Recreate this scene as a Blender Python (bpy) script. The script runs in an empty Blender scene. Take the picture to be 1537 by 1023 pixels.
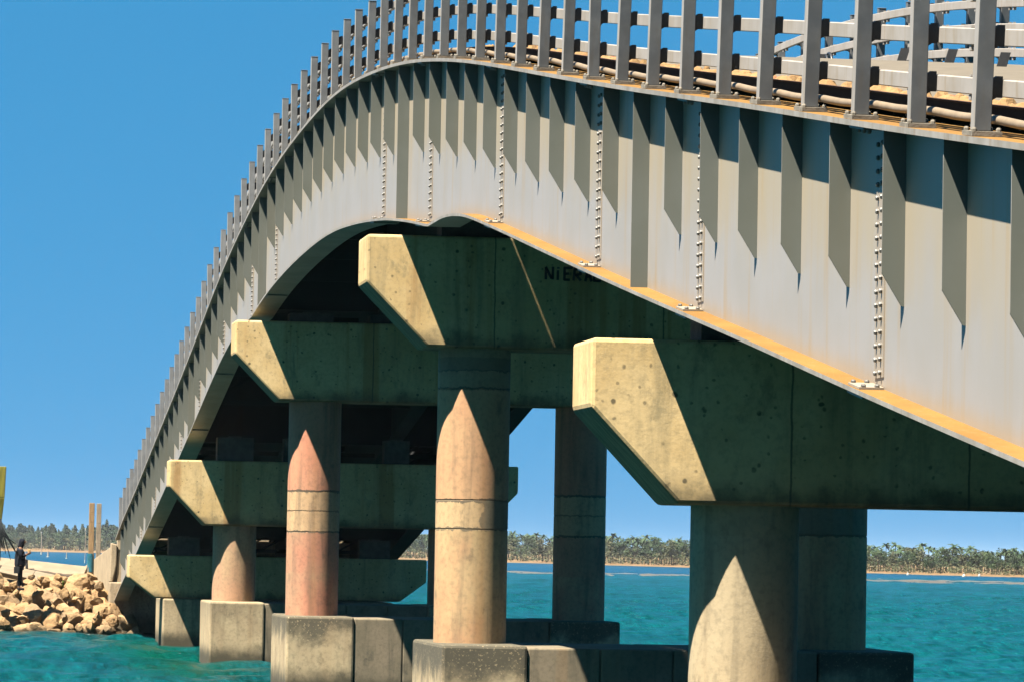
import bpy, bmesh, math, random
import numpy as np
from mathutils import Vector, Matrix, noise as mnoise
R_ = random.Random(11)
D = bpy.data
scene = bpy.context.scene
COL = scene.collection
rad = math.radians

# ------------------------------------------------------------------ helpers
class MB:
    """collects polygons; build() links them as one mesh object"""
    def __init__(s): s.v = []; s.f = []; s.m = []
    def add(s, vs, fs, mi=0):
        o = len(s.v); s.v.extend([tuple(v) for v in vs])
        for f in fs: s.f.append([i + o for i in f]); s.m.append(mi)
    def box(s, x0, x1, y0, y1, z0, z1, mi=0):
        s.add([(x0,y0,z0),(x1,y0,z0),(x1,y1,z0),(x0,y1,z0),(x0,y0,z1),(x1,y0,z1),(x1,y1,z1),(x0,y1,z1)],
              [(0,3,2,1),(4,5,6,7),(0,1,5,4),(1,2,6,5),(2,3,7,6),(3,0,4,7)], mi)
    def obox(s, c, a, b, n, mi=0):
        """oriented box: centre and three half vectors"""
        c, a, b, n = map(Vector, (c, a, b, n)); vs = []
        for k in (-1, 1):
            for i, j in ((-1,-1),(1,-1),(1,1),(-1,1)): vs.append(c + i*a + j*b + k*n)
        s.add(vs, [(0,3,2,1),(4,5,6,7),(0,1,5,4),(1,2,6,5),(2,3,7,6),(3,0,4,7)], mi)
    def prism_y(s, pts, y0, y1, mi=0, side=None):
        """polygon in XZ extruded along Y; side(i) -> material of edge i"""
        n = len(pts)
        vs = [(x, y0, z) for x, z in pts] + [(x, y1, z) for x, z in pts]
        s.add(vs, [tuple(range(n))], mi); s.f.append([len(s.v)-n+n-1-i for i in range(n)]); s.m.append(mi)
        o = len(s.v) - 2*n
        for i in range(n):
            j = (i+1) % n
            s.f.append([o+j, o+i, o+n+i, o+n+j]); s.m.append(side(i) if side else mi)
    def sweep(s, prof, ys, fx, fz, mi=0, side=None):
        """closed profile (dx,dz) carried along Y on the curve fx, fz"""
        n = len(prof); vs = []
        for y in ys:
            X, Z = fx(y), fz(y)
            vs += [(X+a, y, Z+b) for a, b in prof]
        o = len(s.v); s.v += vs
        s.f.append([o+i for i in range(n)]); s.m.append(mi)
        e = o + (len(ys)-1)*n
        s.f.append([e+n-1-i for i in range(n)]); s.m.append(mi)
        for k in range(len(ys)-1):
            for i in range(n):
                j = (i+1) % n
                s.f.append([o+k*n+j, o+k*n+i, o+(k+1)*n+i, o+(k+1)*n+j]); s.m.append(side(i) if side else mi)
    def tube(s, path, rads, seg=8, mi=0, cap=True):
        path = [Vector(p) for p in path]; o = len(s.v); n = len(path)
        if not hasattr(rads, '__len__'): rads = [rads]*n
        up = Vector((0.13, 0.31, 0.94))
        for k, p in enumerate(path):
            t = (path[min(k+1, n-1)] - path[max(k-1, 0)]).normalized()
            a = t.cross(up)
            if a.length < .05: a = t.cross(Vector((1, 0, 0)))
            a.normalize(); b = t.cross(a)
            for i in range(seg):
                w = 2*math.pi*i/seg
                s.v.append(tuple(p + rads[k]*(a*math.cos(w) + b*math.sin(w))))
        for k in range(n-1):
            for i in range(seg):
                j = (i+1) % seg
                s.f.append([o+k*seg+i, o+k*seg+j, o+(k+1)*seg+j, o+(k+1)*seg+i]); s.m.append(mi)
        if cap:
            s.f.append([o+seg-1-i for i in range(seg)]); s.m.append(mi)
            s.f.append([o+(n-1)*seg+i for i in range(seg)]); s.m.append(mi)
    def build(s, name, mats, parent=None, smooth=False, bevel=0, auto=None, origin=None):
        me = D.meshes.new(name)
        off = Vector(origin) if origin else Vector((0, 0, 0))
        pw = Vector((0, 0, 0)); p = parent
        while p: pw += p.location; p = p.parent
        sh = off
        me.from_pydata([(a-sh.x, b-sh.y, c-sh.z) for a, b, c in s.v], [], s.f)
        if not isinstance(mats, (list, tuple)): mats = [mats]
        for m in mats: me.materials.append(m)
        me.polygons.foreach_set('material_index', s.m)
        bm = bmesh.new(); bm.from_mesh(me); bmesh.ops.recalc_face_normals(bm, faces=bm.faces); bm.to_mesh(me); bm.free()
        if smooth:
            me.polygons.foreach_set('use_smooth', [True]*len(me.polygons))
        ob = D.objects.new(name, me); COL.objects.link(ob)
        if parent: ob.parent = parent
        ob.location = off - pw
        if bevel:
            b = ob.modifiers.new('bevel', 'BEVEL'); b.width = bevel; b.segments = 2; b.limit_method = 'ANGLE'; b.angle_limit = rad(35)
        if auto: me.set_sharp_from_angle(angle=rad(auto))
        return ob

def tag(o, label=None, cat=None, group=None, kind=None):
    if label: o['label'] = label
    if cat: o['category'] = cat
    if group: o['group'] = group
    if kind: o['kind'] = kind
    return o
def empty(name, loc):
    o = D.objects.new(name, None); COL.objects.link(o); o.location = loc; o.empty_display_size = .5; return o
def copy_tree(o, parent=None):
    c = o.copy(); COL.objects.link(c)
    if parent: c.parent = parent
    for ch in [x for x in D.objects if x.parent == o]: copy_tree(ch, c)
    return c

# ------------------------------------------------------------------ materials
ALB = .7      # albedo level that goes with the exposure
class NT:
    def __init__(s, name, rough=.7, spec=.3, metal=0):
        s.m = D.materials.new(name); s.m.use_nodes = True; s.t = s.m.node_tree
        s.b = s.t.nodes['Principled BSDF']; s.b.inputs['Roughness'].default_value = rough
        s.b.inputs['Specular IOR Level'].default_value = spec; s.b.inputs['Metallic'].default_value = metal
        s.pos = s.t.nodes.new('ShaderNodeNewGeometry').outputs['Position']
    def n(s, kind, **kw):
        nd = s.t.nodes.new(kind)
        for k, v in kw.items(): setattr(nd, k, v)
        return nd
    def link(s, a, b): s.t.links.new(a, b)
    def put(s, sock, v):
        if hasattr(v, 'is_linked') or hasattr(v, 'links'): s.link(v, sock)
        elif isinstance(v, (tuple, list)) and len(v) == 3 and sock.type == 'RGBA': sock.default_value = (*v, 1)
        else: sock.default_value = v
    def math(s, op, a, b=0., clamp=False):
        nd = s.n('ShaderNodeMath', operation=op, use_clamp=clamp); s.put(nd.inputs[0], a); s.put(nd.inputs[1], b); return nd.outputs[0]
    def mapping(s, scale, loc=(0, 0, 0), vec=None):
        nd = s.n('ShaderNodeMapping'); nd.inputs['Scale'].default_value = scale; nd.inputs['Location'].default_value = loc
        s.link(vec or s.pos, nd.inputs[0]); return nd.outputs[0]
    def noise(s, scale, stretch=(1, 1, 1), loc=(0, 0, 0), detail=5, rough=.6, dist=0, vec=None):
        nd = s.n('ShaderNodeTexNoise'); nd.inputs['Scale'].default_value = scale; nd.inputs['Detail'].default_value = detail
        nd.inputs['Roughness'].default_value = rough; nd.inputs['Distortion'].default_value = dist
        s.link(s.mapping(stretch, loc, vec), nd.inputs['Vector']); return nd.outputs[0]
    def ramp(s, v, stops, interp='LINEAR'):
        nd = s.n('ShaderNodeValToRGB'); r = nd.color_ramp; r.interpolation = interp
        while len(r.elements) < len(stops): r.elements.new(.5)
        for e, (p, c) in zip(r.elements, stops):
            e.position = p; e.color = (*c, 1) if isinstance(c, (tuple, list)) else (c, c, c, 1)
        s.link(v, nd.inputs[0]); return nd.outputs[0]
    def mask(s, v, lo, hi):
        nd = s.n('ShaderNodeMapRange', interpolation_type='SMOOTHSTEP'); nd.inputs[1].default_value = lo; nd.inputs[2].default_value = hi
        s.link(v, nd.inputs[0]); return nd.outputs[0]
    def mix(s, f, a, b, mode='MIX'):
        nd = s.n('ShaderNodeMix', data_type='RGBA', blend_type=mode)
        s.put(nd.inputs[0], f); s.put(nd.inputs[6], a); s.put(nd.inputs[7], b); return nd.outputs[2]
    def xyz(s):
        nd = s.n('ShaderNodeSeparateXYZ'); s.link(s.pos, nd.inputs[0]); return nd.outputs
    def bump(s, h, strength=.3, dist=.02):
        nd = s.n('ShaderNodeBump'); nd.inputs['Strength'].default_value = strength; nd.inputs['Distance'].default_value = dist
        s.link(h, nd.inputs['Height']); s.link(nd.outputs[0], s.b.inputs['Normal']); return nd
    def done(s, col): s.put(s.b.inputs['Base Color'], s.mix(1., col, (ALB, ALB, ALB), 'MULTIPLY')); return s.m

def concrete(name, c1, c2, dark=(.05,.05,.04), stain=.5, rust=.25, holes=True, seed=0, joints=(), zdirt=None, bands=None, pink=None, grime=None, patch=None):
    """weathered concrete: mottling, run-off streaks, rust, tie holes, joints"""
    t = NT(name, .85, .25); L = (seed*7.3, seed*3.1, seed*5.7)
    col = t.mix(t.mask(t.noise(1.3, loc=L), .35, .65), c1, c2)
    if pink:
        col = t.mix(t.math('MULTIPLY', t.mask(t.noise(.9, (1,1,.55), loc=(L[0]+4,1,2)), .36, .6), .85), col, pink)
    x, y, z = t.xyz()
    if bands:
        zz = t.math('ADD', z, t.math('MULTIPLY', t.math('SUBTRACT', t.noise(7, loc=L, detail=8, rough=.7), .5), .17))
        for z0, z1, c, amt in bands:
            m = t.math('MULTIPLY', t.math('GREATER_THAN', zz, z0), t.math('LESS_THAN', zz, z1))
            col = t.mix(t.math('MULTIPLY', m, amt), col, c)
    if patch:
        z0, z1, x0, pc_ = patch
        m = t.math('MULTIPLY', t.math('MULTIPLY', t.math('GREATER_THAN', zz, z0), t.math('LESS_THAN', zz, z1)), t.mask(t.math('ADD', x, t.math('MULTIPLY', t.math('SUBTRACT', t.noise(5, loc=L), .5), .3)), x0, x0+.03))
        col = t.mix(t.math('MULTIPLY', m, .85), col, pc_)
    col = t.mix(t.math('MULTIPLY', t.mask(t.noise(14, loc=L, detail=8), .42, .75), .35), col, dark)
    col = t.mix(t.math('MULTIPLY', t.mask(t.noise(55, loc=L, detail=3), .55, .75), .25), col, c2)
    bl = t.math('MULTIPLY', t.mask(t.noise(3.2, (1,1,.6), loc=(L[0]+2,5,4), detail=8, rough=.68), .55, .68), stain*.9)
    col = t.mix(bl, col, dark)
    st = t.math('MULTIPLY', t.mask(t.noise(2.2, (1.6,1.6,.16), loc=L, detail=6, dist=.4), .5, .72), stain)
    col = t.mix(st, col, dark)
    if rust:
        ru = t.math('MULTIPLY', t.mask(t.noise(1.3, (1.7,1.7,.06), loc=(L[0]+9,3,1), detail=4), .53, .66), rust)
        col = t.mix(ru, col, (.27,.13,.04))
    if holes:
        cb = t.n('ShaderNodeCombineXYZ'); t.put(cb.inputs[0], t.math('ADD', x, seed*1.37)); t.put(cb.inputs[1], t.math('ADD', z, seed*.73))
        for sc, rnd, lo, hi, amt, lim in ((1.25, .35, .022, .05, .8, .43), (2.3, 1., .02, .08, .65, .49), (5., 1., .05, .14, .55, .53)):
            v = t.n('ShaderNodeTexVoronoi', feature='F1', voronoi_dimensions='2D'); v.inputs['Scale'].default_value = sc; v.inputs['Randomness'].default_value = rnd
            wob = t.n('ShaderNodeVectorMath', operation='ADD'); t.link(cb.outputs[0], wob.inputs[0]); nn = t.n('ShaderNodeTexNoise'); nn.inputs['Scale'].default_value = 9; t.link(t.pos, nn.inputs['Vector'])
            sv_ = t.n('ShaderNodeVectorMath', operation='SCALE'); t.link(nn.outputs[1], sv_.inputs[0]); sv_.inputs['Scale'].default_value = .05; t.link(sv_.outputs[0], wob.inputs[1]); t.link(wob.outputs[0], v.inputs['Vector'])
            h = t.math('MULTIPLY', t.math('SUBTRACT', 1., t.mask(v.outputs['Distance'], lo, hi)), t.mask(t.noise(1.3*sc, loc=L, detail=1), lim, lim+.06))
            col = t.mix(t.math('MULTIPLY', h, amt), col, (.03,.028,.02))
    for jx in joints:
        xx = t.math('ADD', x, t.math('MULTIPLY', t.math('SUBTRACT', t.noise(3, loc=L), .5), .05))
        j = t.math('SUBTRACT', 1., t.mask(t.math('ABSOLUTE', t.math('SUBTRACT', xx, jx)), .004, .02))
        col = t.mix(t.math('MULTIPLY', j, .75), col, (.03,.03,.025))
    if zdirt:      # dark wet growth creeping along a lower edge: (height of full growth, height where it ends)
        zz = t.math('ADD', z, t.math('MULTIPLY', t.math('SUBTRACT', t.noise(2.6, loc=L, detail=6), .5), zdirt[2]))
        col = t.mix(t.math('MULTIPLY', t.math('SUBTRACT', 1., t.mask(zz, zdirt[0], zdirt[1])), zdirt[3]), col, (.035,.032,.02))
    if grime:      # dark lichen spreading down from a top edge
        zz = t.math('ADD', z, t.math('MULTIPLY', t.math('SUBTRACT', t.noise(1.6, loc=L, detail=7, rough=.65), .5), grime[2]))
        g = t.math('MULTIPLY', t.mask(zz, grime[0], grime[1]), t.mask(t.noise(24, loc=L, detail=4), .27, .44))
        col = t.mix(t.math('MULTIPLY', g, grime[3]), col, (.055,.05,.035))
    t.bump(t.math('ADD', t.noise(30, loc=L, detail=8), t.math('MULTIPLY', t.noise(5, loc=L), 1.)), .22, .01)
    return t.done(col)

def steel(name, c1, c2, streak=(.16,.12,.06), amt=.5, rough=.5, metal=0., spec=.4, scale=1.):
    t = NT(name, rough, spec, metal)
    col = t.mix(t.mask(t.noise(.9*scale, loc=(2,5,1)), .35, .65), c1, c2)
    s1 = t.math('MULTIPLY', t.mask(t.noise(2.4*scale, (1.4,1.4,.10), detail=5), .48, .74), amt)
    col = t.mix(s1, col, streak)
    col = t.mix(t.math('MULTIPLY', t.mask(t.noise(30*scale, detail=4), .6, .8), .2), col, streak)
    t.bump(t.noise(60, detail=3), .06, .004)
    return t.done(col)

def plain(name, c, rough=.7, spec=.3, metal=0, var=.3, scale=6, stretch=(1,1,1), bump=.2):
    t = NT(name, rough, spec, metal)
    d = tuple(v*(1-var) for v in c)
    col = t.mix(t.mask(t.noise(scale, stretch, detail=6), .3, .7), c, d)
    if bump: t.bump(t.noise(scale*4, stretch, detail=6), bump, .02)
    return t.done(col)

M = {}
M['web'] = steel('web_paint', (.255,.24,.225), (.235,.218,.19), (.25,.18,.095), .45, .48)
t = NT('web_paint', .48, .4)
at = t.n('ShaderNodeAttribute'); at.attribute_name = 'up'; up = at.outputs['Fac']
c = t.mix(t.mask(t.noise(.9, loc=(2,5,1)), .35, .65), (.255,.238,.228), (.24,.222,.205))
wv = t.math('ADD', up, t.math('MULTIPLY', t.math('SUBTRACT', t.noise(1.3, (1.5,1.5,.35), detail=5), .5), .9))
c = t.mix(t.math('MULTIPLY', t.mask(wv, .25, .75), .75), c, (.27,.225,.155))
c = t.mix(t.math('MULTIPLY', t.mask(t.noise(3., (1.4,1.6,.10), detail=6), .52, .72), .55), c, (.26,.18,.085))
c = t.mix(t.math('MULTIPLY', t.math('SUBTRACT', 1., t.mask(t.math('ADD', up, t.math('MULTIPLY', t.noise(4., (1.4,1.4,.3)), .12)), .06, .16)), .5), c, (.25,.18,.10))
c = t.mix(t.math('MULTIPLY', t.mask(t.noise(40, detail=3), .66, .78), .35), c, (.14,.12,.09))
t.bump(t.noise(60, detail=3), .06, .004); M['web'] = t.done(c)
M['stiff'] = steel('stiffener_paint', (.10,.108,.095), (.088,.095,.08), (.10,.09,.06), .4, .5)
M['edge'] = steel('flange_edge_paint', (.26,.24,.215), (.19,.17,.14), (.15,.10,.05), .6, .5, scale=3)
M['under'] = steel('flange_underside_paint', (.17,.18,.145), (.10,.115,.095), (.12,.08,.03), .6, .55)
M['inner'] = steel('inner_girder_shade_dark', (.022,.026,.028), (.015,.018,.02), (.02,.015,.01), .5, .8, 0, .1)  # near-black: the shade under the deck is put into this colour
M['pad'] = plain('shade_dark_pad_concrete', (.10,.10,.09), .9, .1, 0, .4, 6)  # cap concrete made dark, with the under-deck shade in its colour
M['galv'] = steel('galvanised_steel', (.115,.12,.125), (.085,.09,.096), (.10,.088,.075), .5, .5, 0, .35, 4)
M['rail'] = steel('weathered_rail_lit_post_steel', (.28,.255,.235), (.24,.215,.19), (.19,.14,.08), .5, .5, 0, .4, 3)
M['bolt'] = plain('bolt_steel', (.14,.132,.12), .45, .4, .1, .3, 20)
t = NT('rust_sand_coating', .9, .15)
c = t.mix(t.mask(t.noise(1.7, (1,.5,1), detail=7), .3, .7), (.185,.098,.024), (.15,.075,.018))
c = t.mix(t.math('MULTIPLY', t.mask(t.noise(9, detail=6), .55, .75), .5), c, (.22,.145,.07))
c = t.mix(t.math('MULTIPLY', t.mask(t.noise(25, detail=3), .66, .76), .6), c, (.06,.03,.012))
t.bump(t.noise(30, detail=6), .1, .01); M['sand_rust'] = t.done(c)
M['gap_black'] = plain('dark_gap_edge', (.012,.012,.012), .8, .2, 0, .4, 8)  # black on the slab side paints the shade of an open gap
M['deck'] = plain('dusty_deck_concrete', (.12,.10,.075), .9, .2, 0, .25, 3)
M['pipe'] = plain('tan_conduit_pvc', (.20,.15,.10), .5, .4, 0, .25, 4)
M['plate'] = plain('weathered_base_plate', (.20,.175,.14), .7, .3, 0, .4, 12)
M['dark_steel'] = plain('dark_bracket_steel', (.03,.03,.032), .6, .3, 0, .3, 12)

# ------------------------------------------------------------------ the bridge's lines
def knots(pts):
    a = np.array(sorted(pts)); return a[:,0], a[:,1]
top_y, top_z = knots([(5,3.05),(20,4.92),(29.5,6.10),(35.9,6.91),(39.5,7.38),(46.1,8.22),(50.4,8.78),(57.3,9.70),(61.7,10.27),(66.4,10.81),(70.5,11.2),(75.1,11.53),(79,11.73),(82.5,11.81),(86,11.79),(91.8,11.64),(96.1,11.42),(100,11.11),(104.3,10.69),(109.6,10.07),(112.6,9.66),(117.2,9.0),(123.2,8.16),(130.9,7.13),(140.7,5.83),(146.5,5.05),(154,4.12),(159,3.42),(175,1.75+.45)])
# natural cubic through the surveyed levels, then softened
def nat_spline(x, y):
    n = len(x); h = np.diff(x); A = np.zeros((n, n)); b = np.zeros(n); A[0,0] = A[-1,-1] = 1
    for i in range(1, n-1):
        A[i,i-1] = h[i-1]; A[i,i] = 2*(h[i-1]+h[i]); A[i,i+1] = h[i]
        b[i] = 6*((y[i+1]-y[i])/h[i] - (y[i]-y[i-1])/h[i-1])
    m = np.linalg.solve(A, b)
    def f(q):
        i = np.clip(np.searchsorted(x, q)-1, 0, n-2); d = q-x[i]
        s = (y[i+1]-y[i])/h[i] - h[i]*(2*m[i]+m[i+1])/6
        return y[i] + s*d + m[i]*d*d/2 + (m[i+1]-m[i])/(6*h[i])*d**3
    return f
_gy = np.arange(5, 175.01, .25); _f = nat_spline(top_y, top_z); _gz = np.array([_f(q) for q in _gy])
_k = np.hanning(21); _k /= _k.sum(); _gz = np.convolve(np.pad(_gz, 10, mode='reflect', reflect_type='odd'), _k, 'valid')
def ZT(y): return float(np.interp(y, _gy, _gz)) - .02         # underside level of the top flange
def slope(y): return (ZT(y+.5)-ZT(y-.5))
def off(Y): return -.009*9*math.log1p(math.exp((Y-62)/9))
_dy, _dd = knots([(0,2.2),(60.5,2.21),(61.8,2.22),(63.2,2.28),(64.3,2.36),(65.2,2.46),(66.05,2.55),(66.6,2.56),(72,2.56),(78,2.59),(99.5,2.60),(103.5,2.34),(105,2.29),(109,2.25),(160,2.25)])
def ZB(y): return ZT(y) - float(np.interp(y, _dy, _dd))      # underside of the bottom flange
W0 = 7.79
def WX(y): return W0 + off(y)
Y0, Y1 = 8., 158.6
def stations(a, b, step=.5, extra=()):
    n = max(2, int((b-a)/step)); ys = [a+(b-a)*i/n for i in range(n+1)]
    return sorted(set(ys + [e for e in extra if a < e < b]))
YS = stations(Y0, Y1, .5, (66.05,))
GW = 8.3                                  # spacing of the two outer girders
PIERS = [47.1, 71.1, 98.8, 120.3, 140.7]

# ------------------------------------------------------------------ superstructure
bridge = empty('road_bridge', (WX(83)+GW/2, 83, 8))
tag(bridge, 'long grey steel girder bridge arching over the teal water on concrete piers', 'bridge')
def web(dx, name, mat, depth_cut=0., t=.018):
    mb = MB(); n = len(YS)
    for sgn in (-t/2, t/2):
        for y in YS: mb.v += [(WX(y)+dx+sgn, y, ZB(y)+.03+depth_cut), (WX(y)+dx+sgn, y, ZT(y)+.001)]
    for k in range(n-1):
        for s in (0, 2*n): mb.f.append([s+2*k, s+2*k+2, s+2*k+3, s+2*k+1]); mb.m.append(0)
    for k in (0, n-1):
        mb.f.append([2*k, 2*k+1, 2*n+2*k+1, 2*n+2*k]); mb.m.append(0)
    ob = mb.build(name, mat, bridge); at = ob.data.attributes.new('up', 'FLOAT', 'POINT')
    at.data.foreach_set('value', [i % 2 for i in range(4*n)]); return ob
def flange(parent, dx, zf, th, half, name, mats, side):
    mb = MB()
    mb.sweep([(dx-half, 0), (dx+half, 0), (dx+half, th), (dx-half, th)], YS, WX, zf, 0, side)
    return mb.build(name, mats, parent)
G = web(0, 'girder', M['web'])
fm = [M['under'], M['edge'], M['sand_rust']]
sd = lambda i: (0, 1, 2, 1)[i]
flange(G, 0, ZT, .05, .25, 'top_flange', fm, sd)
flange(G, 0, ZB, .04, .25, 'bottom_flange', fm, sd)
# web stiffeners
stY = []
def fill(a, b, n): return [a + (b-a)*i/n for i in range(n)]
stY += [47.04-2.12*k for k in range(17, 0, -1)]
stY += fill(47.04, 70.9, 11) + fill(70.9, 98.5, 13) + fill(98.5, 121.3, 11) + fill(121.3, 140.7, 9) + fill(140.7, 158, 8)
bearing = (47.04, 70.9, 98.5, 121.3, 140.7)
for y in stY:
    if y < 9.: continue
    x0 = WX(y)-.009; full = y in bearing; zt = ZT(y)-.001; zb = ZB(y)+.041
    mb = MB(); w, t = .19, .016
    if full: pts = [(x0, zb), (x0-w, zb), (x0-w, zt), (x0, zt)]
    else:
        L = 1.17 + R_.uniform(-.02, .02)
        pts = [(x0, zt-L-.27), (x0-w+.0, zt-L), (x0-w, zt), (x0, zt)]
        pts.insert(1, (x0-.025, zt-L-.265))
    mb.prism_y(pts, y, y+t, 0, lambda i, f=full: 1 if (i == (1 if f else 2)) else 0)
    mb.build('stiffener', [M['stiff'], M['edge']], G)
# bolted field splices
def bolt(mb, c, ax, r, h, mi=1):
    """hex nut with a domed end, axis ax"""
    ax = Vector(ax); a = ax.cross(Vector((.2,.9,.3))).normalized(); b = ax.cross(a); c = Vector(c); o = len(mb.v); n = 6
    for hh, rr in ((0, r), (h*.55, r), (h*.9, r*.72), (h, r*.35)):
        for i in range(n): mb.v.append(tuple(c + ax*hh + rr*(a*math.cos(i*math.pi/3) + b*math.sin(i*math.pi/3))))
    for k in range(3):
        for i in range(n):
            j = (i+1) % n; mb.f.append([o+k*n+i, o+k*n+j, o+(k+1)*n+j, o+(k+1)*n+i]); mb.m.append(mi)
    mb.f.append([o+3*n+i for i in range(n)]); mb.m.append(mi)
splices = [22.5, 35.2, 43.7, 50.55, 59.3, 67.65, 74.4, 95.8, 102.2, 110.8, 119.3, 126.5, 138.6, 146.]
for y in splices:
    mb = MB(); x = WX(y)-.0095; zb, zt = ZB(y)+.12, ZT(y)-.10
    mb.box(x-.01, x, y-.17, y+.17, zb, zt, 0)
    n = int((zt-zb-.08)/.108)
    for i in range(n+1):
        for dy in (-.085, .085):
            bolt(mb, (x-.01, y+dy, zb+.04+i*(zt-zb-.08)/n), (-1, 0, 0), .022, .028)
    s = slope(y); sb = (ZB(y+.5)-ZB(y-.5))
    tb = Vector((0, 1, sb)).normalized(); nb = Vector((0, -sb, 1)).normalized()
    mb.obox(Vector((WX(y)-.125, y, ZB(y)+.041)) + nb*.01, (.105, 0, 0), tb*.22, nb*.009, 0)
    for dy in (-.2, .2):
        for dx in (-.19, -.075):
            bolt(mb, Vector((WX(y)+dx, y, ZB(y)+.0605)) + tb*dy, nb, .022, .026)
    mb.obox(Vector((WX(y), y, ZB(y)-.001)) - nb*.016, (.22, 0, 0), tb*.3, nb*.015, 2)
    tt = Vector((0, 1, s)).normalized(); nt = Vector((0, -s, 1)).normalized()
    mb.obox(Vector((WX(y)-.125, y, ZT(y)-.001)) - nt*.011, (.11, 0, 0), tt*.28, nt*.01, 2)
    for dy in (-.2, 0, .2): bolt(mb, Vector((WX(y)-.17, y, ZT(y)-.022)) + tt*dy, -nt, .022, .035)
    mb.build('splice_plate', [M['web'], M['bolt'], M['under']], G)
# three more girders under the slab, the last one the far face of the bridge
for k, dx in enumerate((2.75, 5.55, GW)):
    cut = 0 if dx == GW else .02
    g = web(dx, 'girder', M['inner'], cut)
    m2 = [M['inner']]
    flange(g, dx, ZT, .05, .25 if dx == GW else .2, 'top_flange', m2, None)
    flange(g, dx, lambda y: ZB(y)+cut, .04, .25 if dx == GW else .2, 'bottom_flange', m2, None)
# cross frames
for y in [11.+4.24*i for i in range(35)] + list(bearing):
    if any(abs(y-b) < 1 for b in bearing) and y not in bearing: continue
    mb = MB(); zt, zb = ZT(y)-.25, ZB(y)+.35
    for a, b in ((0, 2.75), (2.75, 5.55), (5.55, GW)):
        xa, xb = WX(y)+a+.02, WX(y)+b-.02
        if y in bearing: mb.box(xa, xb, y+.02, y+.05, ZB(y)+.075, ZT(y)-.02); mb.box(xa, xb, y-.1, y+.17, ZB(y)+.045, ZB(y)+.074); continue
        mb.box(xa, xb, y-.05, y+.05, zt-.12, zt, 0); mb.box(xa, xb, y-.05, y+.05, zb, zb+.12, 0)
        mb.tube([(xa, y+.09, zb+.1), (xb, y+.09, zt-.1)], .035, 4)
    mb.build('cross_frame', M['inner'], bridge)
# deck: closure strip, a narrow open joint, then the slab
mb = MB()
for ya, yb, q in ((Y0, 62, .48), (62.01, 92.5, .4535), (92.51, Y1, .48)):
    mb.sweep([(.2505, .0), (q, .0), (q, .047), (.2505, .047)], [v for v in YS if ya <= v <= yb], WX, ZT, 0, lambda i: (1, 1, 0, 1)[i])

mb.build('closure_strip', [M['sand_rust'], M['inner']], bridge)
mb = MB(); e = .4435
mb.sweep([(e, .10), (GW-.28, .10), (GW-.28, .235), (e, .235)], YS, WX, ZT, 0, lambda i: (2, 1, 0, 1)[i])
slab = mb.build('deck_slab', [M['deck'], M['gap_black'], M['inner']], bridge)
mb = MB()
mb.sweep([(e-.008, .236), (e+.10, .236), (e+.10, .25), (e-.008, .25)], YS, WX, ZT)
mb.build('edge_angle', plain('rusty_edge_angle', (.10,.05,.025), .8, .2, 0, .4, 9), slab)
for k in range(16):  # row of small dark tilted plates along the deck
    y = 40 + 3.1*k; mb = MB(); x = WX(y)+6.9
    mb.obox((x, y, ZT(y)+.235+.1), (.07, 0, .0), (0, .015, 0), (.03, 0, .1)); mb.build('dark_deck_plate', M['dark_steel'], bridge)
# windblown sand, clods and grit left along the slab's edge
gr = MB(); rr = random.Random(5)
t = NT('orange_grit', .95, .1)
cc = t.mix(t.mask(t.noise(7, detail=5), .3, .7), (.24,.15,.07), (.17,.10,.045)); cc = t.mix(t.mask(t.noise(3.1), .60, .68), cc, (.17,.05,.035))
t.bump(t.noise(40), .5, .02); M['grit'] = t.done(cc)
y = 20.
while y < 90:
    if rr.random() < .6:
        x = WX(y)+e+.12+rr.uniform(0, .16); h = rr.uniform(.015, .075); l = rr.uniform(.04, .2); w = rr.uniform(.04, .12)
        z = ZT(y)+.238; o = len(gr.v); n = 7
        gr.v.append((x, y, z+h))
        for i in range(n):
            a = 2*math.pi*i/n; q = rr.uniform(.7, 1.15)
            gr.v.append((x+.6*w*q*math.cos(a), y+.6*l*q*math.sin(a), z+h*.72+slope(y)*l*.6*math.sin(a)))
        for i in range(n):
            a = 2*math.pi*i/n; q = rr.uniform(.9, 1.3)
            gr.v.append((x+w*q*math.cos(a), y+l*q*math.sin(a), z-.004+slope(y)*l*math.sin(a)))
        for i in range(n):
            j = (i+1) % n; gr.f.append([o, o+1+i, o+1+j]); gr.m.append(0); gr.f.append([o+1+i, o+1+n+i, o+1+n+j, o+1+j]); gr.m.append(0)
    y += rr.uniform(.05, .22)
tag(gr.build('grit', M['grit']), 'orange sand and grit strewn along the bridge deck edge behind the railing', 'grit', kind='stuff')

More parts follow.
